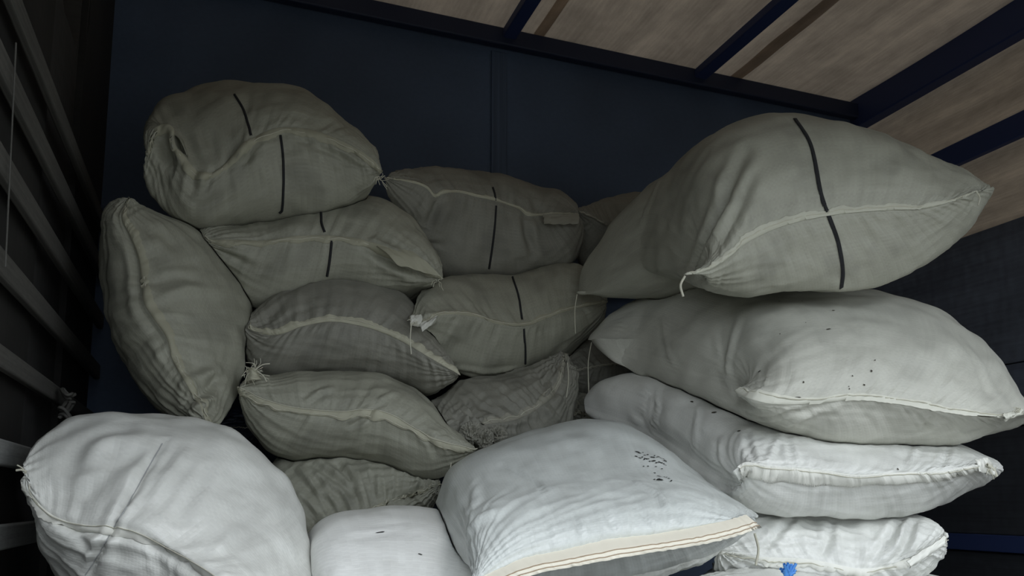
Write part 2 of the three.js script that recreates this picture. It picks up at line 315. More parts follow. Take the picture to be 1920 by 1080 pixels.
  for (let k = 0; k < twin.length; k++) { const i = k % (NU + 1), j = Math.floor(k / (NU + 1)); if (i > 0 && i < NU && j > 0 && j < NV) { twin[k] = k; continue; } const q = key(k); if (!seenAt.has(q)) seenAt.set(q, k); twin[k] = seenAt.get(q); }
  const normals = () => {
    const n = new Float32Array(pos.length), A = V(), B = V(), C = V();
    for (let f = 0; f < idx.length; f += 3) { A.fromArray(pos, idx[f] * 3); B.fromArray(pos, idx[f + 1] * 3); C.fromArray(pos, idx[f + 2] * 3); B.sub(A); C.sub(A); B.cross(C); for (let c = 0; c < 3; c++) { const k = twin[idx[f + c]] * 3; n[k] += B.x; n[k + 1] += B.y; n[k + 2] += B.z; } }
    for (let k = 0; k < twin.length; k++) { const t = twin[k] * 3, l = Math.hypot(n[t], n[t + 1], n[t + 2]) || 1; if (twin[k] === k) { n[t] /= l; n[t + 1] /= l; n[t + 2] /= l; } }
    for (let k = 0; k < twin.length; k++) if (twin[k] !== k) for (let c = 0; c < 3; c++) n[k * 3 + c] = n[twin[k] * 3 + c];
    return n;
  };
  let nor = normals();
  // points of the photograph found on the sack's own surface
  const geo = new THREE.BufferGeometry(); geo.setAttribute('position', new THREE.BufferAttribute(pos, 3)); geo.setIndex(idx);
  const probe = new THREE.Mesh(geo, new THREE.MeshBasicMaterial({ side: THREE.DoubleSide })), ray = new THREE.Raycaster();
  const touch = (px, py) => { ray.set(CAM, sight(px, py).normalize()); geo.computeBoundingSphere(); geo.computeBoundingBox(); const h = ray.intersectObject(probe)[0]; return h ? h : null; };
  const touchLine = (pp, step = 7) => { const c = new THREE.CatmullRomCurve3(pp.map((p) => V(p[0], p[1], 0)), false, 'centripetal'), n = Math.max(3, Math.round(c.getLength() / step)), out = [];
    for (let i = 0; i <= n; i++) { const q = c.getPointAt(i / n), h = touch(q.x, q.y); if (h) { const nn = h.face.normal.clone(); if (nn.dot(ray.ray.direction) > 0) nn.negate(); out.push({ p: h.point.clone(), n: nn, t: i / n }); } } return out; };
  // folds
  const amp = s.lumps ?? 0.006, gat = s.gather ?? 0.0035, ten = s.tension ?? 0.0028, so = s.seed ?? (s.seed = rnd() * 100);
  const folds = (s.folds ?? []).map(([pp, d, w]) => ({ run: touchLine(pp), d, w }));
  const disp = new Float32Array(twin.length);
  for (let k = 0; k < twin.length; k++) {
    if (twin[k] !== k) continue;
    const i = k % (NU + 1), j = Math.floor(k / (NU + 1)), u = i / NU, x = pos[k * 3], y = pos[k * 3 + 1], zz = pos[k * 3 + 2], a = arc[k], ends = Math.pow(Math.sin(Math.PI * clamp(u, 0.0, 1)), 0.5), side = j < V1 ? 0 : 7;
    let d = amp * (0.7 * n3(x * 6 + so, y * 6, zz * 6) + 0.4 * n3(x * 14, y * 14 + so, zz * 14));
    const uw = u * wid;
    const g1 = 1 - Math.abs(n2(uw * 30 + so, a * 3 + side)), g2 = 1 - Math.abs(n2(uw * 70 + so * 2, a * 7 + side));
    d += gat * 0.28 * ends * Math.min(1, a / 0.01) * Math.exp(-a / 0.06) * n2(uw * 85 + so, a * 5 + side);
    d += gat * ends * Math.min(1, a / 0.012) * Math.exp(-a / (s.gatherLength ?? 0.09)) * ((g1 - 0.5) * 1.3 + (g2 - 0.5) * 0.7);
    // creases pulled out of the corners
    for (const c of [0, 1]) { const du = (c ? 1 - u : u) * wid, r = Math.hypot(du, a), an = Math.atan2(a, du + 1e-4); d += ten * Math.min(1, r / 0.03) * Math.exp(-r / 0.16) * (1 - 2 * Math.abs(n2(an * 5 + so + c * 20 + side, r * 4))); }
    d += ten * 0.8 * ends * (0.55 - Math.abs(n3(x * 9 + so, y * 22, zz * 7 + 3))) * smooth(n3(x * 3, y * 3 + so, zz * 3), -0.2, 0.6);
    for (const f of folds) { let m = 1e9, t = 0; for (const q of f.run) { const dx = q.p.x - x, dy = q.p.y - y, dz = q.p.z - zz, e = dx * dx + dy * dy + dz * dz; if (e < m) { m = e; t = q.t; } } m = Math.sqrt(m); if (m < f.w * 4) d += f.d * Math.sin(Math.PI * clamp(0.06 + 0.9 * t, 0, 1)) ** 0.5 * (Math.exp(-(m * m) / (f.w * f.w)) - 0.45 * Math.exp(-((m - 2 * f.w) ** 2) / (f.w * f.w))); }
    disp[k] = d;
  }
  for (let k = 0; k < twin.length; k++) { const d = disp[twin[k]]; for (let c = 0; c < 3; c++) pos[k * 3 + c] += nor[k * 3 + c] * d;  }
  settle(pos, twin, idx);
  nor = normals();
  const col = new Float32Array(pos.length);
  for (let k = 0; k < twin.length; k++) { const x = pos[k * 3], y = pos[k * 3 + 1], zz = pos[k * 3 + 2], p1 = n3(x * 9 + so, y * 9, zz * 9), p2 = n3(x * 34, y * 34 + so, zz * 34), st = 1 - (s.stain ?? 0.1) * smooth(p1 + 0.5 * p2, 0.1, 1.0); col.set([st, st * lerp(0.985, 1, st), st * lerp(0.95, 1, st)], k * 3); }
  geo.setAttribute('normal', new THREE.BufferAttribute(nor, 3)); geo.setAttribute('uv', new THREE.BufferAttribute(uv, 2)); geo.setAttribute('color', new THREE.BufferAttribute(col, 3));
  geo.computeBoundingSphere(); geo.computeBoundingBox();
  { const g = new THREE.BufferGeometry(); g.setAttribute('position', new THREE.BufferAttribute(pos.slice(), 3)); g.setIndex(idx.slice()); settled.push({ bvh: new MeshBVH(g), box: geo.boundingBox.clone() }); }
  const P = (i, j) => V().fromArray(pos, id(i, j) * 3), N = (i, j) => V().fromArray(nor, id(i, j) * 3);
  return { geo, P, N, NV, V1, arc: (i, j) => arc[id(i, j)], touchLine, wid };
}
function tube(pts, r, seg) { return new THREE.TubeGeometry(new THREE.CatmullRomCurve3(pts, false, 'centripetal'), seg ?? Math.max(6, pts.length * 3), r, 6); }
function ribbon(rowsOfPoints) { // strip over rows of points with uv in metres
  const n = rowsOfPoints[0].length, pos = [], uv = [], idx = []; let a = 0;
  rowsOfPoints.forEach((row, r) => { let l = 0; row.forEach((p, i) => { if (i) l += p.distanceTo(row[i - 1]); pos.push(p.x, p.y, p.z); uv.push(l, r * 0.01); }); });
  for (let r = 0; r + 1 < rowsOfPoints.length; r++) for (let i = 0; i + 1 < n; i++) { const q = r * n + i; idx.push(q, q + n, q + 1, q + 1, q + n, q + n + 1); }
  const g = new THREE.BufferGeometry(); g.setAttribute('position', new THREE.Float32BufferAttribute(pos, 3)); g.setAttribute('uv', new THREE.Float32BufferAttribute(uv, 2)); g.setIndex(idx); g.computeVertexNormals(); return g;
}
function sack(s) {
  const b = build(s), root = new THREE.Group(); root.name = numbered(s.name ?? 'woven_sack'); scene.add(root);
  root.userData = { label: s.label, category: 'sack', group: 'filled woven sacks' };
  const mat = M[s.cloth], hm = s.hem?.m ?? hemMat[s.cloth];
  mesh('bag', b.geo, mat, root);
  const h = s.hem ?? { way: 'out', w: 0.008 };
  if (h.way) {
    const rows = [[], [], [], [], []], i0 = Math.round(NU * (h.from ?? 0.0)), i1 = Math.round(NU * (h.to ?? 1)), fine = h.zig ? 3 : 1, outer = h.outer ? curve(h.outer.map((q) => at(...q)), NU) : null;
    for (let q = i0 * fine; q <= i1 * fine; q++) {
      const i = Math.min(NU, Math.floor(q / fine)), fr = q / fine - i, i2 = Math.min(NU, i + 1);
      const w = h.w * (1 + (h.zig ? 0.1 : 0.35) * n2(q / fine * 0.07, s.seed) + (h.zig ? 0 : h.rag ?? 0.14) * n2(q / fine * 0.4, s.seed + 5)) * (h.zig ? 1 + 0.1 * ((q & 1) ? 1 : -1) : 1) * Math.min(1, 0.45 + 0.1 * Math.min(q - i0 * fine, i1 * fine - q));
      const P = (j) => b.P(i, j).lerp(b.P(i2, j), fr), N = (j) => b.N(i, j);
      if (h.way === 'out') {
        const p = P(b.V1), up = b.P(i, b.V1 - 3).sub(p), dn = b.P(i, b.V1 + 3).sub(p), o = up.clone().normalize().add(dn.clone().normalize()).multiplyScalar(-1);
        o.z += 0.5; o.add(V(0, h.droop ?? -0.2, 0)).normalize(); const t = up.clone().normalize().sub(dn.clone().normalize()).normalize().multiplyScalar(0.0016);
        const wob = (h.wave ?? 0.002) * n2(q / fine * 0.22 + s.seed, 3), tip = outer ? outer[i].clone().lerp(outer[i2], fr).addScaledVector(t, wob / 0.0016) : p.clone().addScaledVector(o, w).addScaledVector(t, wob / 0.0016), base = p.clone().addScaledVector(o, -0.004);
        const midp = base.clone().lerp(tip, 0.55).addScaledVector(t, 0.6 + wob * 200);
        rows[0].push(base.clone().add(t)); rows[1].push(midp.clone().add(t)); rows[2].push(tip); rows[3].push(midp.clone().sub(t)); rows[4].push(base.clone().sub(t));
      } else {
        const st = h.way === 'up' ? -1 : 1; let j = b.V1; while (j + st > 0 && j + st < b.NV && b.arc(i, j + st) < w) j += st;
        const jm = Math.round((b.V1 + j) / 2), fr2 = clamp((w - b.arc(i, j)) / Math.max(1e-5, b.arc(i, j + st) - b.arc(i, j)), 0, 1), end = P(j).lerp(P(j + st), fr2), th = h.thick ?? 0.0018;
        const p0 = P(b.V1), n0 = N(clamp(b.V1 + st * 2, 0, b.NV)), mid = P(jm), nm = N(jm), ne = N(j);
        rows[0].push(p0.clone().addScaledVector(n0, -0.001)); rows[1].push(p0.clone().addScaledVector(n0, th)); rows[2].push(mid.clone().addScaledVector(nm, th + 0.0008)); rows[3].push(end.clone().addScaledVector(ne, th)); rows[4].push(end.clone().addScaledVector(ne, -0.001));
      }
    }
    for (const row of rows) for (const p of row) clearOf(p, 0.006);
    const hem = mesh('hem', ribbon(rows), hm, root);
    if (h.stitch !== false) for (const f of h.lines ?? [0.5]) {
      const pts = []; for (let q = 0; q < rows[0].length; q += 2) pts.push(rows[0 + 1][q].clone().lerp(h.way === 'out' ? (f < 0.5 ? rows[0][q] : rows[2][q]) : rows[3][q], h.way === 'out' ? Math.abs(f - 0.5) * 2 : f).addScaledVector(V(0, 0.5, 1).normalize(), 0.0008)); pts.forEach((p) => clearOf(p, 0.006));
      mesh('stitching', tube(pts, h.stitchSize ?? 0.0009, pts.length * 2), h.thread ?? M2.thread, hem);
    }
  }
  for (const st of s.stripes ?? []) { // dark sewn line round the bag
    const run = b.touchLine(st, 6); if (run.length < 3) continue;
    const pts = run.map((r) => r.p.clone().addScaledVector(r.n, 0.0005));
    mesh('sewn_line', tube(pts, s.stripeSize ?? 0.0026, pts.length * 2), s.stripeMat ?? M2.stitch, root);
    if (s.crossed) { const bits = []; for (let i = 0; i + 1 < run.length; i++) for (let k = 0; k < 3; k++) { const p = run[i].p.clone().lerp(run[i + 1].p, k / 3), t = run[i + 1].p.clone().sub(run[i].p).normalize(), c = t.clone().cross(run[i].n).normalize(); bits.push(new THREE.TubeGeometry(new THREE.LineCurve3(p.clone().addScaledVector(c, -0.0034).addScaledVector(run[i].n, 0.001), p.clone().addScaledVector(c, 0.0034).addScaledVector(t, 0.003).addScaledVector(run[i].n, 0.001)), 1, 0.0011, 5)); } const m = mesh('cross_stitches', mergeGeometries(bits), M2.stitch, root); m.userData.kind = 'stuff'; }
  }
  for (const th of s.threads ?? []) { const z = th.z ?? s.z[0]; mesh('loose_thread', tube(th.p.map((p) => at(p[0], p[1], p[2] ?? z)), th.r ?? 0.0011), th.m ?? M2.thread, root); }
  for (const [px, py, z, r, n] of s.frays ?? []) { // a tuft of frayed tape ends at a corner
    const bits = []; for (let k = 0; k < n; k++) { const c = at(px + (rnd() - 0.5) * 12, py + (rnd() - 0.5) * 8, z), a = rnd() * 6.28, l = r * (0.25 + 0.75 * rnd() * rnd()); bits.push(tube([c, c.clone().add(V(Math.cos(a) * l * 0.5, Math.sin(a) * l * 0.5, 0.3 * l)), c.clone().add(V(Math.cos(a + 0.4) * l, Math.sin(a + 0.4) * l - 0.2 * l, 0.2 * l))], 0.0006, 8)); }
    mesh('frayed_corner', mergeGeometries(bits), M2.thread, root);
  }
  for (const fl of s.flaps ?? []) { // turned-out corner of cloth: four corners, softly bent, with thickness
    const [a, b2, c, d] = fl.p.map((q) => at(...q)), n = 12, m = 6, nn = b2.clone().sub(a).cross(d.clone().sub(a)).normalize(), rows = [], under = [];
    if (nn.dot(CAM.clone().sub(a)) < 0) nn.negate();
    for (let j = 0; j <= m; j++) { const r1 = [], r2 = []; for (let i = 0; i <= n; i++) { const u = i / n, v = j / m, p = a.clone().lerp(b2, u).lerp(d.clone().lerp(c, u), v); p.addScaledVector(nn, (fl.bend ?? 0.006) * Math.sin(Math.PI * v) + 0.003 * n2(u * 4 + s.seed, v * 3) + 0.0015 * n2(u * 12, v * 5 + s.seed)); r1.push(p); r2.push(p.clone().addScaledVector(nn, -0.0014)); } rows.push(r1); under.unshift(r2); }
    mesh('cloth_corner', ribbon([...rows, ...under, rows[0]]), fl.m ?? hm, root);
  }
  for (const [px, py, z, r, sx] of s.knots ?? []) { // bunched folds of the mouth
    const g = new THREE.IcosahedronGeometry(1, 12), p = g.attributes.position, c = at(px, py, z), v = V();
    for (let i = 0; i < p.count; i++) { v.fromBufferAttribute(p, i); const k = 1 - 0.55 * Math.abs(n3(v.x * 2.2 + px, v.y * 1.1, v.z * 2.2)) - 0.2 * Math.abs(n3(v.x * 5, v.y * 2 + px, v.z * 5)); v.set(c.x + v.x * k * r * sx, c.y + v.y * k * r, c.z + v.z * k * r); clearOf(v, 0.003); p.setXYZ(i, v.x, v.y, v.z); }
    g.computeVertexNormals(); mesh('bunched_mouth', g, fabricPlain[s.cloth], root);
  }
  if (s.marks) { // print and specks lying on the cloth
    const bits = [];
    for (const [px, py, rx, ry, turn] of s.marks.list) { const run = b.touchLine([[px - 2, py], [px, py], [px + 2, py]], 2); if (!run.length) continue; const h0 = run[Math.floor(run.length / 2)], e = V(1, 0, 0).cross(h0.n).normalize().negate(), f = h0.n.clone().cross(e).normalize();
      const sh = [], n = 9; for (let k = 0; k < n; k++) { const a = k / n * 6.283, q = 0.65 + 0.6 * rnd(), cx = Math.cos(a) * rx * q, cy = Math.sin(a) * ry * q, c = Math.cos(turn ?? 0), s2 = Math.sin(turn ?? 0); sh.push(h0.p.clone().addScaledVector(f, cx * c - cy * s2).addScaledVector(e, cx * s2 + cy * c).addScaledVector(h0.n, 0.0012)); }
      const g = new THREE.BufferGeometry(), v = []; for (let k = 0; k < n; k++) { const A = h0.p.clone().addScaledVector(h0.n, 0.0014); v.push(...A.toArray(), ...sh[k].toArray(), ...sh[(k + 1) % n].toArray()); } g.setAttribute('position', new THREE.Float32BufferAttribute(v, 3)); g.computeVertexNormals(); bits.push(g); }
    const m = mesh(s.marks.name, mergeGeometries(bits), s.marks.mat, root); m.userData = { label: s.marks.label, kind: "stuff" };
  }
  return root;
}
// ---- stack on the right, nearest the opening
sack({ label: 'fat pale sack topping the right-hand stack, crossed by a thick dark sewn line', cloth: 'drab', z: [1.1, 1.0], open: true, zT: [1.25, 1.14], zB: [1.16, 1.06],
  seam: [[1283, 515], [1330, 505], [1400, 455], [1480, 420], [1550, 405], [1650, 395], [1740, 390], [1800, 372], [1832, 358]],
  top: [[1292, 490], [1290, 420], [1300, 330], [1335, 258], [1400, 226], [1480, 219], [1540, 229], [1620, 257], [1700, 297], [1780, 330], [1828, 362]],
  bot: [[1292, 490], [1302, 532], [1350, 551], [1450, 549], [1560, 548], [1640, 539], [1690, 521], [1740, 490], [1800, 430], [1824, 392], [1828, 362]],
  body: [{ to: [1200, 480, 1.42], w: 0.9, h: 0.85, round: 0.6 }, { to: [1082, 548, 1.62], w: 0.8, h: 0.08 }],
  folds: [[[[1300, 500], [1335, 420], [1375, 330], [1400, 280]], -0.012, 0.012], [[[1345, 470], [1380, 400], [1410, 330]], -0.008, 0.009], [[[1180, 470], [1210, 400], [1240, 330]], 0.004, 0.006], [[[1150, 520], [1165, 470], [1180, 420]], 0.004, 0.005]],
  stripes: [[[1490, 223], [1518, 268], [1540, 368], [1553, 404], [1570, 450], [1580, 510], [1577, 540]]], stripeSize: 0.0017, crossed: true,
  hem: { way: 'up', w: 0.012, thread: M2.thread }, gather: 0.005,
  threads: [{ p: [[1284, 518], [1276, 535], [1281, 556]], z: 1.08, r: 0.002 }, { p: [[1082, 552], [1078, 580], [1079, 625]], z: 1.57 }, { p: [[1830, 358], [1837, 370], [1834, 385]], z: 0.995 }] });
const specks = (n, x0, x1, y0, y1) => Array.from({ length: n }, () => [lerp(x0, x1, rnd()), lerp(y0, y1, rnd()), 0.0008 + 0.0018 * rnd(), 0.0007 + 0.0012 * rnd(), rnd() * 3]);
sack({ label: 'broad clean sack second from the top of the right-hand stack, white folded hem', cloth: 'grey', z: [1.05, 0.97], open: true, zT: [1.33, 1.2], zB: [1.14, 1.06],
  seam: [[1378, 733, 1.12], [1410, 750, 1.06], [1450, 758], [1530, 757], [1600, 750], [1680, 758], [1780, 775], [1880, 782], [1915, 771]],
  top: [[1355, 705], [1342, 640], [1365, 580], [1430, 552], [1560, 543], [1650, 550], [1720, 580], [1800, 640], [1850, 705], [1893, 766]],
  bot: [[1355, 705], [1382, 765], [1420, 790], [1500, 812], [1600, 832], [1720, 835], [1800, 825], [1868, 796], [1893, 766]],
  body: [{ to: [1190, 648, 1.5], w: 0.9, h: 0.85, round: 0.7 }, { to: [1109, 638, 1.62], w: 0.85, h: 0.09 }],
  folds: [[[[1372, 740], [1362, 690], [1372, 630], [1385, 590]], 0.004, 0.008], [[[1400, 775], [1440, 785], [1520, 768]], -0.005, 0.006], [[[1470, 800], [1520, 780], [1570, 765]], 0.004, 0.006], [[[1750, 765], [1765, 720], [1780, 680]], -0.005, 0.006], [[[1730, 810], [1740, 790], [1750, 770]], -0.004, 0.006], [[[1800, 640], [1830, 690], [1850, 740]], -0.005, 0.01], [[[1780, 650], [1800, 680], [1812, 720]], 0.004, 0.008], [[[1810, 770], [1808, 745], [1805, 720]], 0.004, 0.005], [[[1160, 600], [1165, 640], [1175, 670]], 0.004, 0.004], [[[1245, 600], [1250, 650], [1262, 690]], 0.005, 0.005], [[[1340, 620], [1345, 680], [1360, 720]], 0.004, 0.005]],
  hem: { way: 'up', w: 0.019, lines: [0.7], thread: M2.thread, from: 0.03, thick: 0.002, rag: 0.03 }, gather: 0.004, flaps: [{ p: [[1880, 776, 0.972], [1916, 766, 0.965], [1914, 778, 0.965], [1884, 790, 0.975]], bend: 0.003 }],
  marks: { name: 'dirt_specks', mat: M2.dirt, label: 'dark specks of dirt', list: [[1562, 583, 0.003, 0.002], [1553, 618, 0.004, 0.0016], [1461, 566, 0.003, 0.0016], [1503, 566, 0.0024, 0.0014], [1424, 697, 0.0022, 0.003], [1619, 722, 0.002, 0.0016], [1597, 705, 0.0014, 0.0014], [1475, 744, 0.006, 0.001], [1495, 745, 0.005, 0.001], ...specks(7, 1420, 1700, 580, 730)] },
  threads: [{ p: [[1109, 642, 1.6], [1103, 680, 1.56], [1104, 735, 1.52]] }], frays: [[1908, 771, 0.965, 0.014, 10]] });
sack({ label: 'white sack third from the top of the right-hand stack, hem with zigzag edge', cloth: 'white', z: [1.05, 0.98], open: true, zT: [1.24, 1.12], zB: [1.13, 1.06],
  seam: [[1372, 884], [1395, 867], [1440, 873], [1550, 883], [1600, 890], [1650, 888], [1750, 884], [1846, 870]],
  top: [[1338, 885], [1325, 840], [1345, 795], [1450, 782], [1600, 800], [1750, 815], [1808, 834], [1842, 858], [1848, 875]],
  bot: [[1338, 885], [1345, 922], [1390, 952], [1550, 966], [1640, 969], [1730, 955], [1800, 920], [1838, 892], [1848, 875]],
  body: [{ to: [1205, 800, 1.42], w: 0.9, h: 1.05, round: 0.6 }, { to: [1096, 760, 1.6], w: 0.85, h: 0.6, round: 0.5 }],
  folds: [[[[1375, 890], [1352, 860], [1350, 820]], 0.005, 0.006], [[[1400, 900], [1370, 915], [1345, 905]], -0.005, 0.006], [[[1415, 870], [1405, 840], [1400, 810]], -0.005, 0.005], [[[1490, 880], [1480, 840], [1478, 805]], -0.004, 0.005], [[[1440, 865], [1450, 840], [1465, 815]], 0.004, 0.005], [[[1700, 870], [1715, 850], [1725, 835]], 0.004, 0.005], [[[1760, 880], [1775, 850], [1780, 835]], -0.004, 0.005], [[[1210, 720], [1205, 760], [1190, 800]], 0.006, 0.005], [[[1235, 720], [1230, 780], [1215, 815]], 0.004, 0.005], [[[1310, 760], [1300, 820], [1290, 860]], 0.004, 0.006]],
  hem: { way: 'down', w: 0.024, zig: true, lines: [0.2], thread: M2.thread, from: 0.04, thick: 0.0025 }, flaps: [{ p: [[1828, 862, 0.985], [1852, 858, 0.975], [1868, 892, 0.968], [1836, 884, 0.978]], bend: 0.004 }],
  marks: { name: 'dirt_specks', mat: M2.dirt, label: 'dark specks of dirt', list: [[1297, 754, 0.004, 0.003, 1], [1338, 774, 0.005, 0.003, 0.6], [1385, 809, 0.003, 0.002], [1682, 880, 0.002, 0.002]] },
  threads: [{ p: [[1850, 872], [1862, 880], [1868, 893]], z: 0.97, r: 0.003 }], frays: [[1856, 880, 0.972, 0.016, 14]] });
sack({ label: 'creased white sack fourth from the top of the right-hand stack, frayed right corner', cloth: 'white', z: [1.12, 1.0], deep: 0.14, gather: 0.006, tension: 0.005,
  seam: [[1350, 1032], [1420, 1043], [1520, 1049], [1620, 1066], [1690, 1052], [1740, 1030], [1774, 1010]],
  top: [[1358, 985], [1385, 958], [1450, 950], [1550, 955], [1650, 958], [1720, 966], [1755, 988]],
  bot: [[1345, 1070], [1420, 1100], [1550, 1115], [1680, 1100], [1745, 1050]],
  folds: [[[[1430, 1035], [1460, 1000], [1490, 970]], -0.006, 0.006], [[[1540, 1045], [1555, 1010], [1560, 975]], -0.006, 0.006], [[[1635, 1050], [1665, 1010], [1690, 975]], -0.007, 0.006], [[[1660, 1055], [1685, 1015], [1705, 975]], 0.006, 0.005], [[[1690, 1050], [1702, 1010], [1715, 975]], -0.006, 0.006]],
  hem: { way: 'down', w: 0.012 }, frays: [[1768, 1010, 0.995, 0.012, 10]], flaps: [{ p: [[1700, 1052, 0.99], [1772, 1004, 0.985], [1766, 1026, 0.985], [1706, 1066, 0.99]], bend: 0.004 }],
  threads: [{ p: [[1415, 1000], [1422, 1030], [1417, 1060]], z: 0.985, r: 0.0018 }] });
const tied = sack({ label: 'grey-white sack at the foot of the right-hand stack, tied with blue twine', cloth: 'white', z: [1.0, 0.98], deep: 0.16,
  seam: [[1296, 1120], [1450, 1140], [1600, 1140], [1795, 1115]], top: [[1310, 1086], [1400, 1064], [1500, 1056], [1600, 1061], [1700, 1071], [1775, 1090]], bot: [[1320, 1230], [1450, 1305], [1620, 1310], [1770, 1240]],
  hem: { way: 'out', w: 0.01 } });
{ // bunch of blue plastic tape
  const bits = []; for (let k = 0; k < 26; k++) { const c = at(1478 + (rnd() - 0.5) * 12, 1084, 1.0), a = (rnd() - 0.5) * 2.2, l = 0.012 + 0.018 * rnd(), t = V(Math.sin(a) * l * 0.7, Math.cos(a) * l * 0.9, (rnd() - 0.3) * 0.012); bits.push(tube([c, c.clone().addScaledVector(t, 0.5).add(V(0.003 * (rnd() - 0.5), 0.002, 0)), c.clone().add(t)], 0.0022, 6)); }
  const m = mesh('twine', mergeGeometries(bits), M2.blueTie, tied); m.userData = { label: 'frayed bunch of blue plastic twine' };
}
// ---- front row along the opening
const inkRows = []; { const row = (x0, y0, x1, y1, n, w) => { for (let i = 0; i < n; i++) { if (rnd() < 0.22) continue; const t = (i + rnd() * 0.5) / n; inkRows.push([lerp(x0, x1, t), lerp(y0, y1, t) + (rnd() - 0.5) * 5, w * (0.5 + rnd()), 0.0008 + 0.001 * rnd(), (rnd() - 0.5) * 1.6]); } }; row(1194, 848, 1252, 865, 18, 0.003); row(1184, 856, 1250, 872, 18, 0.0024); row(1198, 872, 1260, 884, 9, 0.002); row(1222, 888, 1262, 902, 9, 0.0034); row(1226, 898, 1250, 906, 6, 0.004); inkRows.push([1236, 900, 0.005, 0.0035, 0.4]); }
sack({ label: 'large pale front sack with smudged black print and a stitched white flap', cloth: 'pale', z: [0.93, 0.96], open: true, zT: [1.06, 1.08], zB: [1.02, 1.04],
  seam: [[884, 1096], [960, 1058], [1035, 1038], [1130, 1017], [1270, 997], [1350, 979], [1396, 964]],
  top: [[866, 1020], [876, 962], [925, 930], [1050, 908], [1180, 892], [1280, 896], [1345, 922], [1394, 950]],
  bot: [[866, 1020], [882, 1068], [960, 1092], [1130, 1075], [1280, 1045], [1370, 1000], [1394, 950]],
  rows: [{ top: [[818, 942], [845, 880], [890, 850], [960, 825], [1050, 800], [1150, 789], [1200, 806], [1262, 856], [1300, 900]], bot: [[818, 942], [850, 1000], [960, 1040], [1120, 1020], [1240, 970], [1300, 900]], z: [1.3, 1.26] }, { top: [[842, 920], [960, 880], [1100, 850], [1230, 880]], z: [1.44, 1.42] }], body: [],
  folds: [[[[940, 872], [985, 895], [1020, 922]], -0.005, 0.004], [[[1195, 905], [1240, 930], [1270, 985]], 0.004, 0.005], [[[872, 960], [890, 940], [886, 900]], 0.004, 0.007], [[[875, 1000], [900, 975], [940, 960]], 0.004, 0.009], [[[1150, 990], [1140, 970], [1130, 955]], -0.003, 0.004], [[[1090, 1005], [1082, 985], [1075, 970]], -0.003, 0.004], [[[1040, 1015], [1030, 995], [1022, 980]], -0.003, 0.004], [[[1220, 985], [1205, 965], [1195, 950]], -0.003, 0.004]],
  hem: { way: 'out', w: 0.05, wave: 0.0007, lines: [0.62, 0.84], thread: M2.brownThread, stitchSize: 0.0007, m: M2.cream, outer: [[905, 1120, 0.9], [985, 1082, 0.9], [1100, 1058, 0.9], [1210, 1038, 0.905], [1300, 1024, 0.91], [1365, 1010, 0.92], [1428, 989, 0.93]] }, lumps: 0.004,
  marks: { name: 'ink_print', mat: M2.ink, label: 'smudged black ink lettering', list: inkRows } });
sack({ label: 'grey-white sack squeezed beneath the printed front sack, only its bulging edge showing', cloth: 'white', z: [1.06, 1.04], deep: 0.12,
  seam: [[905, 1106], [1050, 1086], [1200, 1066], [1290, 1044], [1357, 1018]], top: [[930, 1092], [1080, 1060], [1230, 1030], [1320, 1012]], bot: [[930, 1135], [1060, 1118], [1180, 1094], [1270, 1072], [1335, 1046]],
  body: [{ d: 0.18, w: 0.95, h: 0.9 }, { d: 0.36, w: 0.9, h: 0 }], hem: { way: 'out', w: 0.006 } });
sack({ label: 'lowest grey-white sack in the middle of the front row, mostly below the frame', cloth: 'white', z: [1.0, 1.03], deep: 0.14,
  seam: [[930, 1220], [1080, 1215], [1200, 1195], [1296, 1175]], top: [[950, 1165], [1060, 1132], [1180, 1108], [1260, 1086], [1292, 1110]], bot: [[960, 1320], [1080, 1345], [1200, 1330], [1280, 1260]], hem: { way: 'out', w: 0.006 } });
sack({ label: 'big bright white sack in the lower left corner with a ragged sewn seam', cloth: 'white', z: [1.22, 1.02], zT: [1.45, 1.25], zB: [1.32, 1.12],
  seam: [[47, 886], [62, 930], [100, 966], [160, 984], [215, 989], [260, 1000], [320, 1030], [400, 1076], [480, 1130], [566, 1205]],
  top: [[52, 866], [75, 830], [130, 787], [200, 775], [300, 788], [400, 800], [460, 829], [510, 869], [550, 938], [573, 1000], [586, 1100]],
  bot: [[44, 910], [60, 970], [80, 1030], [112, 1082], [180, 1170], [300, 1260], [450, 1320], [550, 1290]],
  folds: [[[[305, 830], [270, 890], [235, 955], [216, 986]], -0.01, 0.0045], [[[214, 994], [185, 1035], [160, 1080]], -0.01, 0.0045], [[[345, 850], [310, 900], [280, 950]], 0.005, 0.008], [[[160, 870], [200, 835], [260, 825]], 0.006, 0.012], [[[180, 920], [230, 870], [290, 840]], -0.005, 0.012], [[[90, 974], [160, 994], [215, 999], [260, 1010], [318, 1040], [396, 1086]], -0.007, 0.006], [[[100, 890], [140, 900], [200, 890]], 0.004, 0.01], [[[390, 880], [360, 930], [330, 970]], -0.004, 0.008], [[[440, 990], [420, 1020], [400, 1040]], 0.004, 0.007], [[[120, 985], [150, 1010], [170, 1035]], -0.005, 0.006]],
  stripes: [[[304, 832], [270, 890], [235, 955], [216, 984], [190, 1030], [160, 1078]]], stripeSize: 0.0008, stripeMat: M2.greyThread, hem: { way: 'down', w: 0.01, lines: [0.1], stitchSize: 0.0006 }, lumps: 0.008, tension: 0.004, body: [{ d: 0.16, w: 0.9, h: 0.85, straight: 0.3 }, { d: 0.32, w: 0.85, h: 0 }],
  threads: [{ p: [[50, 885], [40, 881], [30, 882]], z: 1.2, r: 0.0016 }, { p: [[48, 888], [42, 878], [32, 872]], z: 1.2, r: 0.001 }] });
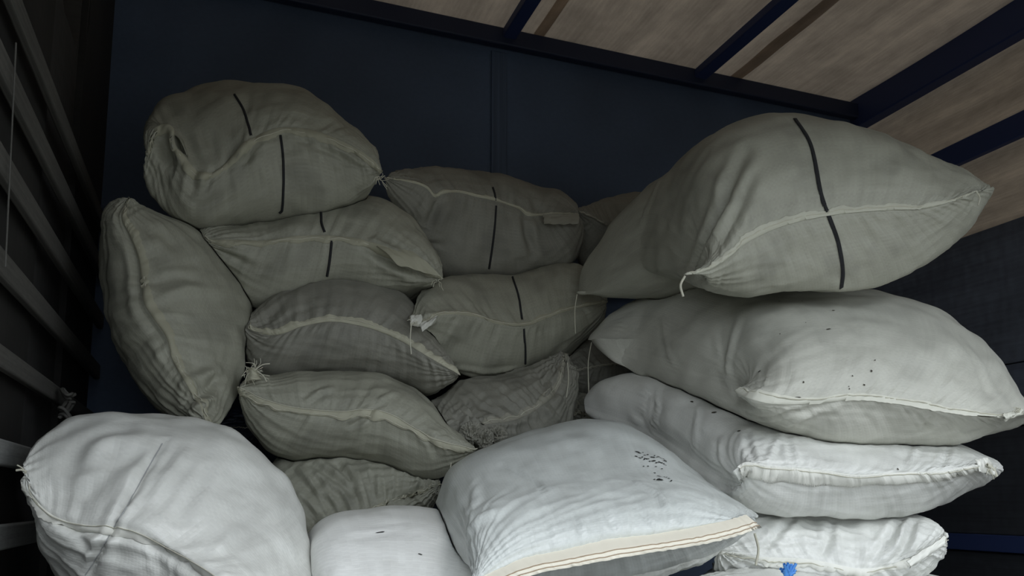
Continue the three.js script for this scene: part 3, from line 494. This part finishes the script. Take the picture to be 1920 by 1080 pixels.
sack({ label: 'smooth white sack lying between the bright left sack and the printed one', cloth: 'bright', z: [1.06, 1.04], open: true, zT: [1.34, 1.34], zB: [1.16, 1.16],
  seam: [[584, 1215], [645, 1235], [760, 1240], [892, 1205]], top: [[580, 1180], [568, 1080], [576, 1000], [614, 966], [690, 955], [760, 951], [830, 964], [866, 988], [882, 1040], [889, 1110], [890, 1180]], bot: [[580, 1180], [592, 1300], [680, 1345], [800, 1345], [880, 1290], [890, 1180]],
  body: [{ d: 0.3, w: 0.95, h: 0.82, up: -0.02, round: 0.5, straight: 1 }, { d: 0.55, w: 0.9, h: 0, straight: 1 }], hem: { way: 'out', w: 0.01 }, lumps: 0.004,
  folds: [[[[690, 995], [740, 990], [790, 992]], 0.003, 0.004], [[[640, 1010], [720, 1005], [800, 1010]], -0.002, 0.006]],
  marks: { name: 'slits', mat: M2.ink, label: 'small dark slits', list: [[712, 999, 0.006, 0.0012], [787, 1040, 0.003, 0.001, 0.4]] } });
// ---- inner heap, left and middle
sack({ label: 'olive-grey sack standing on end against the left side, ragged seam running down it', cloth: 'olive', z: [1.52, 1.4], deep: 0.16, lumps: 0.008, tension: 0.004, gather: 0.0035,
  seam: [[241, 368], [229, 410], [246, 447], [259, 482], [265, 530], [271, 572], [287, 597], [311, 632], [321, 666], [346, 716], [366, 748], [386, 792]],
  bot: [[214, 381], [198, 405], [192, 450], [193, 520], [200, 580], [214, 630], [240, 692], [280, 750], [335, 788]],
  top: [[282, 396], [340, 426], [400, 476], [440, 530], [468, 588], [465, 640], [452, 715], [430, 762], [408, 796]],
  folds: [[[[226, 420], [240, 450], [252, 485], [259, 532], [264, 575], [280, 604], [304, 640], [314, 674], [339, 722], [358, 752]], -0.005, 0.007], [[[300, 560], [340, 545], [385, 545]], 0.005, 0.008], [[[290, 530], [330, 520], [370, 525]], -0.004, 0.007], [[[340, 720], [375, 705], [410, 695]], 0.007, 0.008], [[[350, 750], [385, 735], [412, 705]], -0.008, 0.008], [[[360, 780], [380, 760], [395, 745]], 0.006, 0.007], [[[270, 430], [300, 440], [340, 470]], -0.005, 0.012]],
  hem: { way: 'up', w: 0.014 }, body: [{ d: 0.14, w: 0.85, h: 0.9, round: 0 }, { d: 0.3, w: 0.4, h: 0.55, round: 0 }] });
sack({ label: 'topmost sack on the left with a crumpled folded-over mouth and dark sewn line', cloth: 'olive', z: [1.52, 1.48], zT: [1.78, 1.66], zB: [1.6, 1.58], lumps: 0.007, gather: 0.006,
  seam: [[276, 285], [300, 235], [325, 240], [345, 290], [372, 322], [400, 322], [435, 292], [470, 262], [520, 241], [580, 244], [640, 266], [690, 295], [716, 320]],
  top: [[283, 245], [305, 215], [345, 188], [440, 175], [540, 190], [600, 212], [650, 246], [695, 282]], bot: [[275, 330], [290, 365], [322, 405], [370, 430], [450, 421], [560, 404], [640, 384], [695, 350]],
  folds: [[[[320, 240], [335, 280], [350, 310]], 0.012, 0.01], [[[305, 260], [312, 290], [325, 320]], -0.01, 0.01], [[[365, 325], [365, 345], [358, 370]], -0.008, 0.007], [[[400, 325], [385, 350], [375, 365]], -0.006, 0.006], [[[440, 300], [460, 280], [475, 262]], 0.008, 0.008], [[[560, 262], [610, 280], [650, 305]], -0.006, 0.007], [[[480, 262], [470, 275], [462, 300]], -0.008, 0.007], [[[590, 270], [640, 285], [690, 315]], 0.005, 0.005]],
  stripes: [[[440, 178], [456, 205], [466, 235], [471, 255]], [[526, 254], [531, 300], [531, 360], [527, 398], [524, 399]]], hem: { way: 'down', w: 0.016 }, frays: [[713, 335, 1.475, 0.03, 14]] });
sack({ label: 'olive-grey sack under the topmost left one, dark line and gaping hem', cloth: 'olive', z: [1.56, 1.5], deep: 0.14,
  seam: [[376, 450], [430, 451], [500, 450], [560, 443], [620, 443], [680, 452], [740, 475], [790, 502], [830, 521]],
  top: [[384, 430], [470, 426], [540, 412], [600, 396], [690, 377], [750, 400], [795, 448], [822, 495]], bot: [[392, 475], [430, 525], [468, 575], [540, 590], [612, 560], [690, 556], [760, 549], [815, 531]],
  folds: [[[[690, 465], [740, 495], [790, 515]], -0.01, 0.008], [[[700, 455], [750, 478], [800, 505]], 0.008, 0.007], [[[400, 470], [430, 480], [470, 500]], -0.005, 0.008]],
  stripes: [[[602, 399], [603, 418], [609, 436]], [[622, 452], [618, 490], [613, 518]]], hem: { way: 'down', w: 0.012 }, frays: [[822, 528, 1.49, 0.018, 8]], flaps: [{ p: [[700, 458, 1.515], [770, 470, 1.495], [828, 520, 1.485], [745, 496, 1.49]], bend: 0.008 }] });
sack({ label: 'dark olive sack in the middle of the left heap, sagging seam, tip pointing right', cloth: 'dusky', z: [1.55, 1.44], deep: 0.15, gather: 0.005,
  seam: [[453, 607], [475, 622], [520, 628], [570, 612], [620, 604], [690, 614], [750, 638], [800, 668], [862, 703]],
  top: [[492, 580], [540, 541], [620, 527], [700, 533], [752, 556], [780, 592], [810, 632], [846, 682]], bot: [[458, 640], [472, 684], [500, 712], [600, 714], [700, 716], [760, 724], [805, 736], [846, 718]],
  folds: [[[[470, 615], [500, 600], [530, 570]], -0.005, 0.01], [[[700, 690], [720, 660], [730, 640]], -0.003, 0.006]], hem: { way: 'up', w: 0.013, m: M2.paleHem } });
sack({ label: 'olive sack with a tasselled left corner and long pale hem sagging across it', cloth: 'olive', z: [1.46, 1.36], deep: 0.14,
  seam: [[445, 727], [490, 747], [560, 765], [640, 771], [700, 768], [740, 780], [800, 815], [850, 832], [893, 842]],
  top: [[470, 706], [520, 704], [580, 699], [650, 702], [720, 711], [770, 731], [803, 757], [833, 792], [876, 830]], bot: [[456, 760], [470, 805], [496, 843], [545, 864], [600, 861], [690, 863], [760, 886], [806, 894], [850, 882], [885, 856]],
  folds: [[[[655, 800], [690, 780], [715, 755]], -0.006, 0.005], [[[575, 750], [600, 735], [625, 728]], 0.004, 0.005], [[[700, 780], [720, 745], [740, 735]], 0.004, 0.005], [[[790, 810], [810, 830], [815, 850]], -0.004, 0.005]],
  hem: { way: 'down', w: 0.014, lines: [0.05, 0.8], m: M2.paleHem, thick: 0.0028, rag: 0.05 }, flaps: [{ p: [[458, 716, 1.45], [466, 690, 1.45], [482, 692, 1.45], [490, 712, 1.45]], bend: 0.012 }],
  frays: [[474, 694, 1.45, 0.035, 26], [466, 700, 1.45, 0.02, 16]], threads: [{ p: [[478, 694], [492, 684], [506, 682]], z: 1.44 }, { p: [[482, 696], [494, 705], [500, 716]], z: 1.44 }, { p: [[846, 868, 1.36], [844, 882, 1.35], [842, 893, 1.34]] }] });
sack({ label: 'crumpled sack wedged under the tasselled sack, pinched mouth to the right', cloth: 'olive', z: [1.46, 1.43], deep: 0.12, gather: 0.01, tension: 0.006, gatherLength: 0.14,
  seam: [[490, 1010], [600, 1000], [668, 966], [740, 937], [790, 921], [824, 907]], top: [[492, 910], [530, 850], [640, 838], [720, 850], [780, 876], [815, 896]], bot: [[510, 1040], [640, 1040], [750, 1000], [815, 935]],
  folds: [[[[585, 870], [630, 900], [670, 935]], -0.009, 0.006], [[[630, 868], [655, 895], [668, 925]], -0.008, 0.006], [[[690, 895], [698, 915], [702, 935]], -0.005, 0.005], [[[740, 932], [770, 930], [805, 912]], -0.008, 0.006], [[[560, 880], [600, 920], [640, 945]], 0.006, 0.006]], hem: { way: 'out', w: 0.012, wave: 0.006 }, frays: [[820, 908, 1.44, 0.012, 14]] });
sack({ label: 'upper middle sack behind the heap with a dark line and pale wavy hem', cloth: 'dusky', z: [1.6, 1.7], deep: 0.14, lumps: 0.008,
  seam: [[721, 333], [760, 340], [795, 352], [814, 370], [826, 366], [850, 361], [900, 370], [970, 389], [990, 404], [1030, 403], [1088, 402]],
  top: [[745, 323], [772, 317], [850, 325], [930, 335], [1000, 352], [1050, 364], [1080, 383]], bot: [[728, 380], [760, 425], [800, 475], [840, 525], [930, 530], [1000, 520], [1060, 505], [1086, 480], [1094, 430]],
  folds: [[[[985, 410], [990, 440], [1000, 475]], -0.012, 0.01], [[[820, 372], [812, 400], [800, 430]], -0.01, 0.012], [[[760, 450], [790, 455], [830, 460]], -0.004, 0.006], [[[1000, 370], [1005, 385], [1020, 398]], -0.006, 0.01]],
  stripes: [[[924, 352], [928, 365], [929, 376]], [[930, 386], [926, 440], [920, 485], [917, 504]]], hem: { way: 'up', w: 0.007, m: M2.paleHem }, flaps: [{ p: [[1018, 402, 1.665], [1086, 402, 1.68], [1084, 420, 1.67], [1020, 420, 1.655]], bend: 0.002, m: hemMat.dusky }] });
sack({ label: 'shadowed sack peeping out between the upper middle sack and the right-hand stack', cloth: 'dusky', z: [1.74, 1.8], deep: 0.12,
  seam: [[1082, 398], [1110, 410], [1140, 426], [1230, 430], [1330, 440]], top: [[1088, 392], [1110, 383], [1140, 372], [1200, 366], [1290, 380]], bot: [[1084, 440], [1090, 490], [1120, 515], [1200, 525], [1300, 500]], hem: { way: 'out', w: 0.01 } });
sack({ label: 'middle sack with a torn white left corner and dark sewn line, above the gathered one', cloth: 'olive', z: [1.46, 1.68], deep: 0.16,
  seam: [[769, 598], [800, 607], [822, 592], [890, 593], [930, 606], [985, 611], [1030, 595], [1075, 580], [1140, 566]],
  top: [[778, 570], [800, 540], [835, 522], [870, 517], [960, 515], [1050, 500], [1095, 506], [1130, 540]], bot: [[780, 622], [812, 655], [850, 692], [882, 709], [930, 713], [990, 701], [1040, 680], [1085, 648], [1130, 604]],
  stripes: [[[961, 520], [972, 555], [979, 600]], [[982, 616], [985, 660], [985, 682]]], hem: { way: 'up', w: 0.01 },
  folds: [[[[790, 610], [805, 600], [822, 594]], -0.008, 0.006], [[[930, 640], [935, 660], [930, 680]], 0.003, 0.005], [[[860, 690], [920, 698], [980, 690]], 0.004, 0.006]],
  frays: [[776, 606, 1.44, 0.018, 12]], flaps: [{ p: [[769, 592, 1.445], [790, 590, 1.46], [788, 612, 1.45], [769, 610, 1.44]], m: M2.whiteTape, bend: 0.004 }, { p: [[786, 608, 1.45], [822, 592, 1.46], [812, 606, 1.45], [792, 622, 1.44]], m: M2.whiteTape, bend: 0.004 }], threads: [{ p: [[771, 608], [769, 640], [771, 664]], z: 1.42 }] });
sack({ label: 'gathered olive sack with a knotted mouth below the torn-cornered middle sack', cloth: 'dusky', z: [1.44, 1.6], deep: 0.12, gather: 0.012, tension: 0.007, gatherLength: 0.07, lumps: 0.009,
  seam: [[822, 800], [860, 806], [905, 797], [970, 786], [1010, 765], [1040, 738], [1055, 700], [1062, 667]],
  top: [[812, 760], [835, 734], [870, 712], [930, 700], [1000, 690], [1040, 674]], bot: [[835, 840], [880, 862], [960, 862], [1040, 830], [1070, 790], [1074, 720]],
  folds: [[[[870, 750], [890, 775], [905, 792]], -0.008, 0.006], [[[930, 810], [940, 825], [950, 835]], -0.01, 0.006], [[[905, 815], [920, 830], [930, 840]], 0.01, 0.006], [[[880, 800], [895, 820], [905, 835]], -0.01, 0.006], [[[1020, 700], [1030, 730], [1010, 760]], 0.008, 0.007], [[[860, 780], [875, 800], [880, 825]], 0.01, 0.007], [[[940, 760], [960, 770], [980, 780]], -0.004, 0.006]],
  knots: [[884, 812, 1.44, 0.024, 1.1], [908, 822, 1.43, 0.022, 0.9], [932, 815, 1.44, 0.02, 1.1]], hem: { way: 'up', w: 0.014, from: 0.3 }, threads: [{ p: [[1064, 680], [1066, 710], [1062, 745]], z: 1.55 }] });
sack({ label: 'shadowed round end of a sack in the gap beside the right-hand stack', cloth: 'dusky', z: [1.7, 1.74], deep: 0.1,
  seam: [[1056, 700], [1110, 690], [1170, 680], [1225, 670]], top: [[1064, 660], [1090, 636], [1140, 628], [1200, 645]], bot: [[1070, 728], [1100, 748], [1150, 750], [1205, 715]], hem: { way: 'out', w: 0.006 } });
sack({ label: 'twisted sack end low in the gap beside the right-hand stack', cloth: 'olive', z: [1.68, 1.72], deep: 0.08, gather: 0.008, body: [{ d: 0.1, w: 0.9, h: 0.9 }, { d: 0.2, w: 0.8, h: 0 }],
  seam: [[1058, 785], [1078, 774], [1095, 778], [1135, 790]], top: [[1062, 752], [1085, 738], [1110, 748]], bot: [[1066, 806], [1090, 825], [1120, 820]], folds: [[[[1070, 765], [1085, 768], [1090, 785], [1075, 790]], -0.006, 0.005]], hem: { way: 'out', w: 0.01, wave: 0.006 } });
sack({ label: 'dark navy sack deep in the gap between the upright sack and the tasselled one', cloth: 'navySack', z: [1.72, 1.72], deep: 0.08, body: [{ d: 0.12, w: 0.9, h: 0.9 }, { d: 0.24, w: 0.8, h: 0 }],
  seam: [[385, 815], [430, 805], [486, 806]], top: [[394, 785], [425, 766], [458, 766]], bot: [[398, 850], [436, 868], [472, 850]], hem: { way: 'out', w: 0.005 } });
renderer.render(scene, camera);
